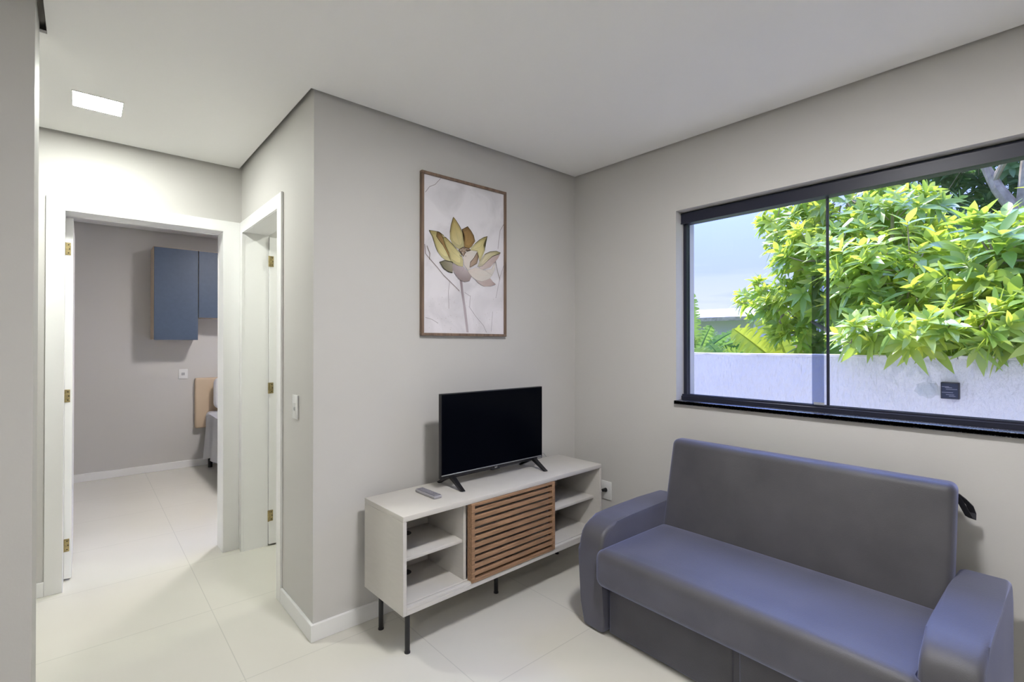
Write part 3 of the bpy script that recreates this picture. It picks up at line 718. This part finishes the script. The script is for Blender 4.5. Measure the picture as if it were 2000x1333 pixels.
obj('grid_lines', bm, M['silver'], sl, smooth=False)
bm = B(); rs = random.Random(8)
nv = 26; vs_ = [bm.verts.new((GX-.0008, .640+.075*math.cos(2*PI*i/nv)*(1+rs.uniform(-.15, .15)), 1.075+.052*math.sin(2*PI*i/nv)*(1+rs.uniform(-.2, .2)))) for i in range(nv)]
bm.faces.new(vs_)

def patch_mat(bm):
    m = bpy.data.materials.new('greenish_patch'); m.use_nodes = True; nt = m.node_tree; p = nt.nodes['Principled BSDF']
    p.inputs['Base Color'].default_value = (.50, .58, .57, 1); p.inputs['Roughness'].default_value = .85
    tx = nd(nt, 'ShaderNodeTexCoord'); mp = nd(nt, 'ShaderNodeMapping'); mp.inputs['Location'].default_value = (-.5, -.5, -.5)
    nt.links.new(tx.outputs['Generated'], mp.inputs[0]); ln = nd(nt, 'ShaderNodeVectorMath', operation='LENGTH'); nt.links.new(mp.outputs[0], ln.inputs[0])
    r = nd(nt, 'ShaderNodeMapRange'); r.inputs[1].default_value = .68; r.inputs[2].default_value = .25; r.inputs[4].default_value = .30; nt.links.new(ln.outputs[1], r.inputs[0])
    nt.links.new(r.outputs[0], p.inputs['Alpha']); return m
o = obj('greenish_mark', bm, patch_mat(bm), bw, smooth=False)  # translucent grey-green patch on the boundary wall, fading outward

# ------------------------------------------------------------------ plants
def leaf_mesh(name, P, Dv, Uv, L, Wd, tint, droop, m, parent=None, st=(0, .2, .45, .72, 1.0), hw=(.06, .78, 1.0, .68, .0), fold=.22):
    """many leaves as one mesh: base P, direction D, up U, length, width, colour tint, droop"""
    N = len(P); K = len(st); st = np.array(st); hw = np.array(hw)
    D = Dv/np.linalg.norm(Dv, axis=1, keepdims=True); S = np.cross(D, Uv); S /= (np.linalg.norm(S, axis=1, keepdims=True)+1e-9); U = np.cross(S, D)
    V = np.zeros((N, K, 3, 3))
    for k in range(K):
        c = P + D*(L*st[k])[:, None]
        c = c - np.array([0, 0, 1.0])*(droop*L*st[k]**2)[:, None]
        w_ = (Wd*hw[k])[:, None]
        V[:, k, 0] = c + S*w_ + U*w_*fold; V[:, k, 1] = c; V[:, k, 2] = c - S*w_ + U*w_*fold
    verts = V.reshape(-1, 3); base = (np.arange(N)*K*3)[:, None]; F = []
    for k in range(K-1):
        for s in (0, 1):
            a = k*3+s; F.append(base + np.array([[a, a+1, a+4, a+3]]))
    F = np.concatenate(F, 0)
    me = bpy.data.meshes.new(name); me.vertices.add(len(verts)); me.vertices.foreach_set('co', verts.astype(np.float32).ravel())
    me.loops.add(F.size); me.loops.foreach_set('vertex_index', F.astype(np.int32).ravel())
    me.polygons.add(len(F)); me.polygons.foreach_set('loop_start', (np.arange(len(F))*4).astype(np.int32)); me.polygons.foreach_set('loop_total', np.full(len(F), 4, np.int32))
    me.update(calc_edges=True); me.validate()
    at = me.attributes.new('tint', 'FLOAT', 'POINT'); at.data.foreach_set('value', np.repeat(tint, K*3).astype(np.float32))
    me.polygons.foreach_set('use_smooth', np.ones(len(me.polygons), bool)); me.materials.append(m)
    if parent is not None: me.transform(WM[parent].inverted())
    o = bpy.data.objects.new(name, me); COL.objects.link(o)
    if parent is not None: o.parent = parent; WM[o] = WM[parent]
    return o
def rosettes(rng, blobs, dens, leaves, L, Wr=.17, up=.55, shell=.55, droop=.25, tmul=1.0):
    """leaf whorls at twig ends spread over the outer part of each blob"""
    P = []; D = []; U = []; LL = []; WW = []; T = []; DR = []; tips = []
    for (cx, cy, cz, r, sc) in blobs:
        n = int(dens*r*r/(sc*sc))
        for _ in range(n):
            v = rng.normal(size=3); v /= np.linalg.norm(v); rr = r*(shell + (1-shell)*rng.random()**.5)
            p = np.array([cx, cy, cz]) + v*rr*np.array([1, 1, .92])
            ax = v*.8 + np.array([0, 0, up]) + rng.normal(size=3)*.25; ax /= np.linalg.norm(ax)
            a = np.cross(ax, [0.3, .1, 1]); a /= np.linalg.norm(a)+1e-9; b = np.cross(ax, a)
            tips.append((p, np.array([cx, cy, cz]))); tr = rng.random()
            nl = int(leaves + rng.integers(-2, 3)); ph0 = rng.random()*6.28
            for i in range(nl):
                ph = ph0 + i*2.4; el = .15 + .75*i/nl + rng.normal()*.08; inner = i/nl
                d = (a*math.cos(ph) + b*math.sin(ph))*math.cos(el) + ax*math.sin(el)
                P.append(p - ax*.05*sc*(1-inner)); D.append(d); U.append(ax + rng.normal(size=3)*.12)
                l = L*sc*(.75+.5*rng.random())*(1-.35*inner); LL.append(l); WW.append(l*Wr*(.85+.3*rng.random()))
                T.append(min(1, max(0, (.15+.6*inner*rng.random()+.35*tr*tr)*tmul))); DR.append(droop*(1.3-inner)*(.6+.8*rng.random()))
    return [np.array(x) for x in (P, D, U, LL, WW, T, DR)], tips
def tree(name, label, cat, base, blobs, dens, leaves, L, m, seed, trunk, group=None, twig_step=3, **k):
    rng = np.random.default_rng(seed)
    t = thing(name, label, cat, base, group=group)
    A, tips = rosettes(rng, blobs, dens, leaves, L, **k)
    tag(leaf_mesh('foliage', *A, m, t), kind='stuff')
    bm = B()
    for pts, r0, r1 in trunk[:1]: tube(bm, pts, [r0+(r1-r0)*i/(len(pts)-1) for i in range(len(pts))], 10)
    obj('trunk', bm, M['bark'], t)
    for pts, r0, r1 in trunk[1:]:
        bm = B(); tube(bm, pts, [r0+(r1-r0)*i/(len(pts)-1) for i in range(len(pts))], 8); obj('branch', bm, M['bark'], t)
    bm = B()
    for p, c in tips[::twig_step]:
        c2 = c + (p-c)*.25; mid = (c2+p)/2 + np.array([0, 0, -.03]); tube(bm, [c2, mid, p], [.008, .006, .004], 5)
    tag(obj('twigs', bm, M['bark'], t), kind='stuff')
    return t
# the big-leaved garden tree that leans over the wall
blobs = [(6.0, 1.92, 2.56, .44, .9), (6.15, 1.62, 2.98, .50, .9), (5.85, 2.10, 1.78, .36, .8), (5.9, 1.95, 1.5, .25, .8), (6.0, 2.22, 2.82, .22, .85), (5.9, 2.38, 1.93, .24, .8), (5.6, 1.55, 2.2, .55, 1), (5.5, 1.25, 2.0, .50, 1), (5.7, 1.10, 2.50, .42, 1), (5.3, 1.25, 1.66, .36, 1),
         (5.05, .85, 1.95, .48, 1.15), (4.9, .78, 1.62, .34, 1.2), (4.9, .35, 1.95, .42, 1.2), (4.8, .25, 1.60, .36, 1.25), (4.70, .80, 1.50, .24, .95), (4.5, .45, 1.50, .24, .95), (4.4, .18, 1.52, .24, .95), (4.75, 1.05, 1.52, .24, .9), (4.55, -.05, 1.5, .26, .95),
         (5.0, 1.15, 1.95, .35, 1),
         (4.20, 1.02, 1.46, .15, .82), (4.25, 0.92, 1.48, .15, .82), (4.30, 0.81, 1.51, .15, .82), (4.20, 0.71, 1.46, .15, .82), (4.25, 0.60, 1.48, .15, .82), (4.30, 0.49, 1.51, .15, .82), (4.20, 0.39, 1.46, .15, .82), (4.25, 0.29, 1.48, .15, .82), (4.30, 0.18, 1.51, .15, .82), (4.20, 0.08, 1.46, .15, .82), (4.25, -0.03, 1.48, .15, .82), (4.30, -0.14, 1.51, .15, .82), (4.20, -0.24, 1.46, .15, .82),
         (5.0, -.25, 1.9, .55, 1), (4.85, -.8, 1.8, .5, 1), (5.4, .3, 2.0, .5, 1), (5.7, -.3, 2.3, .6, 1), (6.0, .9, 2.1, .5, 1)]
tr = [([(5.75, .95, -.14), (5.72, .93, .6), (5.68, .98, 1.2), (5.65, 1.0, 1.7)], .09, .06),
      ([(5.66, 1.0, 1.3), (5.8, 1.4, 1.8), (6.0, 1.7, 2.5), (6.1, 1.7, 2.9)], .05, .015),
      ([(5.68, .98, 1.2), (5.4, .8, 1.6), (5.0, .5, 1.8), (4.8, .3, 1.75)], .045, .012),
      ([(5.65, 1.0, 1.5), (5.5, .4, 1.9), (5.1, -.4, 2.0)], .04, .012),
      ([(5.66, 1.0, 1.6), (5.7, 1.1, 2.1), (5.7, 1.1, 2.6)], .035, .012),
      ([(5.66, 1.0, 1.25), (5.7, 1.6, 1.5), (5.8, 2.0, 1.75)], .035, .010)]
tree('garden_tree', 'bright green large-leaved tree hanging over the boundary wall', 'tree', (5.75, .95, -.14), blobs, 235, 10, .195, M['leaf'], 11, tr, shell=.45)
# darker trees further back
bl = []
rr = random.Random(21)
for i in range(44):
    bl.append((rr.uniform(9.9, 11.6), rr.uniform(-3.5, 2.9), rr.uniform(2.2, 5.8), rr.uniform(.7, 1.1), 1))
tree('shade_tree', 'dark green tree with pale forked trunk far behind the wall', 'tree', (8.9, .35, -.14), bl, 62, 9, .24, M['leaf_dark'], 5,
     [([(8.9, .22, -.14), (8.9, .25, 1.4), (8.85, .35, 2.6), (8.9, .42, 3.1)], .16, .10), ([(8.88, .40, 2.95), (8.9, .62, 3.4), (8.95, .80, 3.9), (9.1, .95, 4.8)], .08, .04),
      ([(8.88, .38, 3.0), (8.8, .34, 3.6), (8.9, .25, 4.4), (9.0, .2, 5.2)], .09, .05), ([(8.9, .66, 3.5), (8.75, .52, 3.75), (8.7, .5, 4.3)], .04, .02)], tmul=.9)
bl = []
for i in range(16): bl.append((rr.uniform(7.3, 8.0), rr.uniform(-3.2, 2.2), rr.uniform(.6, 2.7), rr.uniform(.55, .85), 1))
tree('shrub', 'mid green leafy shrubs filling the gap below the shade tree', 'shrub', (7.7, .2, -.14), bl, 70, 9, .2, M['leaf_dark'], 9,
     [([(7.7, .2, -.14), (7.7, .2, 1.2)], .05, .03)])

def banana(x, y, h, label, specs, seed):
    """specs: (azimuth deg, rise deg, length, half width, droop, tint, roll deg)"""
    t = thing('banana_plant', label, 'banana plant', (x, y, -.14), group=None); rg = random.Random(seed)
    bm = B(); tube(bm, [(x, y, -.14), (x+.02, y, h*.5), (x, y+.02, h)], [.12, .10, .07], 12); obj('pseudostem', bm, M['dead_leaf'], t, label='pale dry-sheathed stem')
    for az, rise, L, Wd, droop, tint, roll in specs:
        a = math.radians(az); e = math.radians(rise); d = Vector((math.cos(a)*math.cos(e), math.sin(a)*math.cos(e), math.sin(e)))
        s = d.cross(Vector((0, 0, 1))).normalized(); u = s.cross(d); rl = math.radians(roll); s, u = s*math.cos(rl) + u*math.sin(rl), u*math.cos(rl) - s*math.sin(rl)
        bm = bmesh.new(); K = 38; pet = .18
        C = []
        for k in range(K+1):
            q = k/K; C.append(Vector((x, y, h)) + d*L*q*(1-.12*q*droop) - Vector((0, 0, 1))*droop*L*q*q*.8)
        for side in (-1, 1):
            prev = None
            for k in range(K):
                q0, q1 = k/K, (k+1)/K
                if q0 < pet: continue
                def hwid(q): z = (q-pet)/(1-pet); return Wd*min(1, (z/.16)**.6 if z < .16 else 1)*(1-max(0, (z-.6)/.4)**2)**.5 if z < 1 else 0
                w0, w1 = hwid(q0), hwid(q1); gap = .42 if rg.random() < .6 else .05          # torn edges
                tilt = .25+.10*math.sin(k*1.7+az)
                o0 = s*side*w0 + u*w0*tilt; o1 = s*side*w1 + u*w1*(tilt-.05); c0, c1 = C[k], C[k+1]; f0 = c0*(1-gap)+c1*gap
                dr = Vector((0, 0, -.9*Wd*rg.random()**2))
                sw = (c1-c0)*1.2
                v = [bm.verts.new(p) for p in (c0, c1, c1+(o1)*.5+sw*.5, c1+o1+dr*.5+sw, f0+o0+dr*.5+sw, c0+o0*.5+sw*.5)]
                bm.faces.new(v[:3]+[v[5]]); bm.faces.new([v[5], v[2], v[3], v[4]])
        tube(bm, C, [.020-.016*i/K for i in range(K+1)], 5)
        o = obj('leaf', bm, M['banana'], t); at = o.data.attributes.new('tint', 'FLOAT', 'POINT')
        n = len(o.data.vertices); at.data.foreach_set('value', [tint]*n)
    return t
banana(6.35, 2.06, 1.52, 'banana plant with pale pinkish stem below the left edge of the large-leaved tree',
       [(-41, 35, .9, .17, .5, .3, 60), (139, 48, .7, .16, .5, .5, 70), (20, 55, .9, .17, .4, .3, 20), (-150, -5, .7, .15, .8, .3, 80), (-80, -40, .75, .15, .3, .2, 85)], 1)
banana(6.62, 2.26, .95, 'banana plant with bright yellow-green torn leaves above the wall',
       [(139, 44, 1.05, .20, .12, 1.0, 82), (110, 72, 1.05, .20, .0, 1.0, 80), (139, 12, .9, .16, .3, .6, 50), (-41, 60, .8, .16, .2, .7, 80), (160, 28, .9, .16, .4, .3, 70)], 7)
banana(7.65, 4.10, 1.12, 'tall banana plant nearest the left edge of the window',
       [(139, 84, 1.15, .13, .0, .35, 90), (-41, 70, .75, .12, .2, .2, 85), (-41, 34, 1.5, .10, .45, .15, 60), (-38, 26, 1.6, .09, .35, .0, 80), (-44, 48, 1.0, .08, .3, .1, 85), (-55, 12, 1.3, .17, .3, .4, 65), (200, 50, .8, .19, .6, .8, 60), (139, 40, .9, .17, .6, .4, 70), (-100, 20, 1.0, .2, .4, .6, 60), (170, 62, .85, .16, .1, .7, 80)], 2)
banana(7.2, 3.30, .86, 'low bushy banana plant in the middle of the gap above the wall',
       [(-41, 42, 1.0, .17, .5, .8, 70), (139, 28, 1.1, .17, .35, .4, 65), (-60, 15, 1.1, .18, .3, .3, 70), (120, 50, 1.0, .17, .4, .6, 70), (139, 8, 1.0, .16, .2, .5, 80), (200, 45, .7, .18, .6, .5, 50), (-100, 30, .8, .16, .4, .9, 60), (100, 66, .8, .15, .3, .2, 80)], 3)
banana(8.9, 4.15, 1.05, 'distant banana clump in front of the grey roof',
       [(-41, 40, 1.2, .18, .5, .3, 70), (-60, 22, 1.3, .18, .4, .5, 70), (139, 45, 1.2, .18, .5, .3, 70), (139, 15, 1.1, .18, .3, .4, 80), (-41, 8, 1.3, .18, .2, .2, 75), (60, 55, 1.2, .18, .4, .3, 75), (200, 50, .8, .18, .4, .6, 60)], 6)
bl = [(rr.uniform(6.0, 6.5), 2.6+k*.42, .98, .27, .8) for k in range(5)]
tree('shrub', 'light green low shrub along the foot of the banana plants', 'shrub', (6.2, 3.4, -.14), bl, 150, 9, .16, M['leaf'], 14, [([(6.2, 3.4, -.14), (6.2, 3.4, .8)], .03, .02)])
# neighbour's low house beyond
hs = thing('house', 'low lavender house with pale sheet roof in the distance', 'house', (17, 8, -.14))
bm = B(); box(bm, 16.6, 22, 6.9, 11.6, -.14, 2.22); obj('walls', bm, M['far_wall'], hs, smooth=False)
bm = B(); v = [bm.verts.new(p) for p in ((16.1, 6.6, 2.22), (16.1, 11.9, 2.30), (19.3, 11.9, 2.75), (19.3, 6.6, 2.70), (16.1, 6.6, 2.28), (16.1, 11.9, 2.36), (19.3, 11.9, 2.82), (19.3, 6.6, 2.77))]
for q in ((0, 1, 2, 3), (4, 5, 6, 7), (0, 1, 5, 4), (1, 2, 6, 5), (2, 3, 7, 6), (3, 0, 4, 7)): bm.faces.new([v[i] for i in q])
obj('roof', bm, M['roof'], hs, smooth=False)
bm = B(); box(bm, 16.05, 16.12, 6.6, 11.9, 2.16, 2.28); obj('gutter', bm, M['bark'], hs, smooth=False)
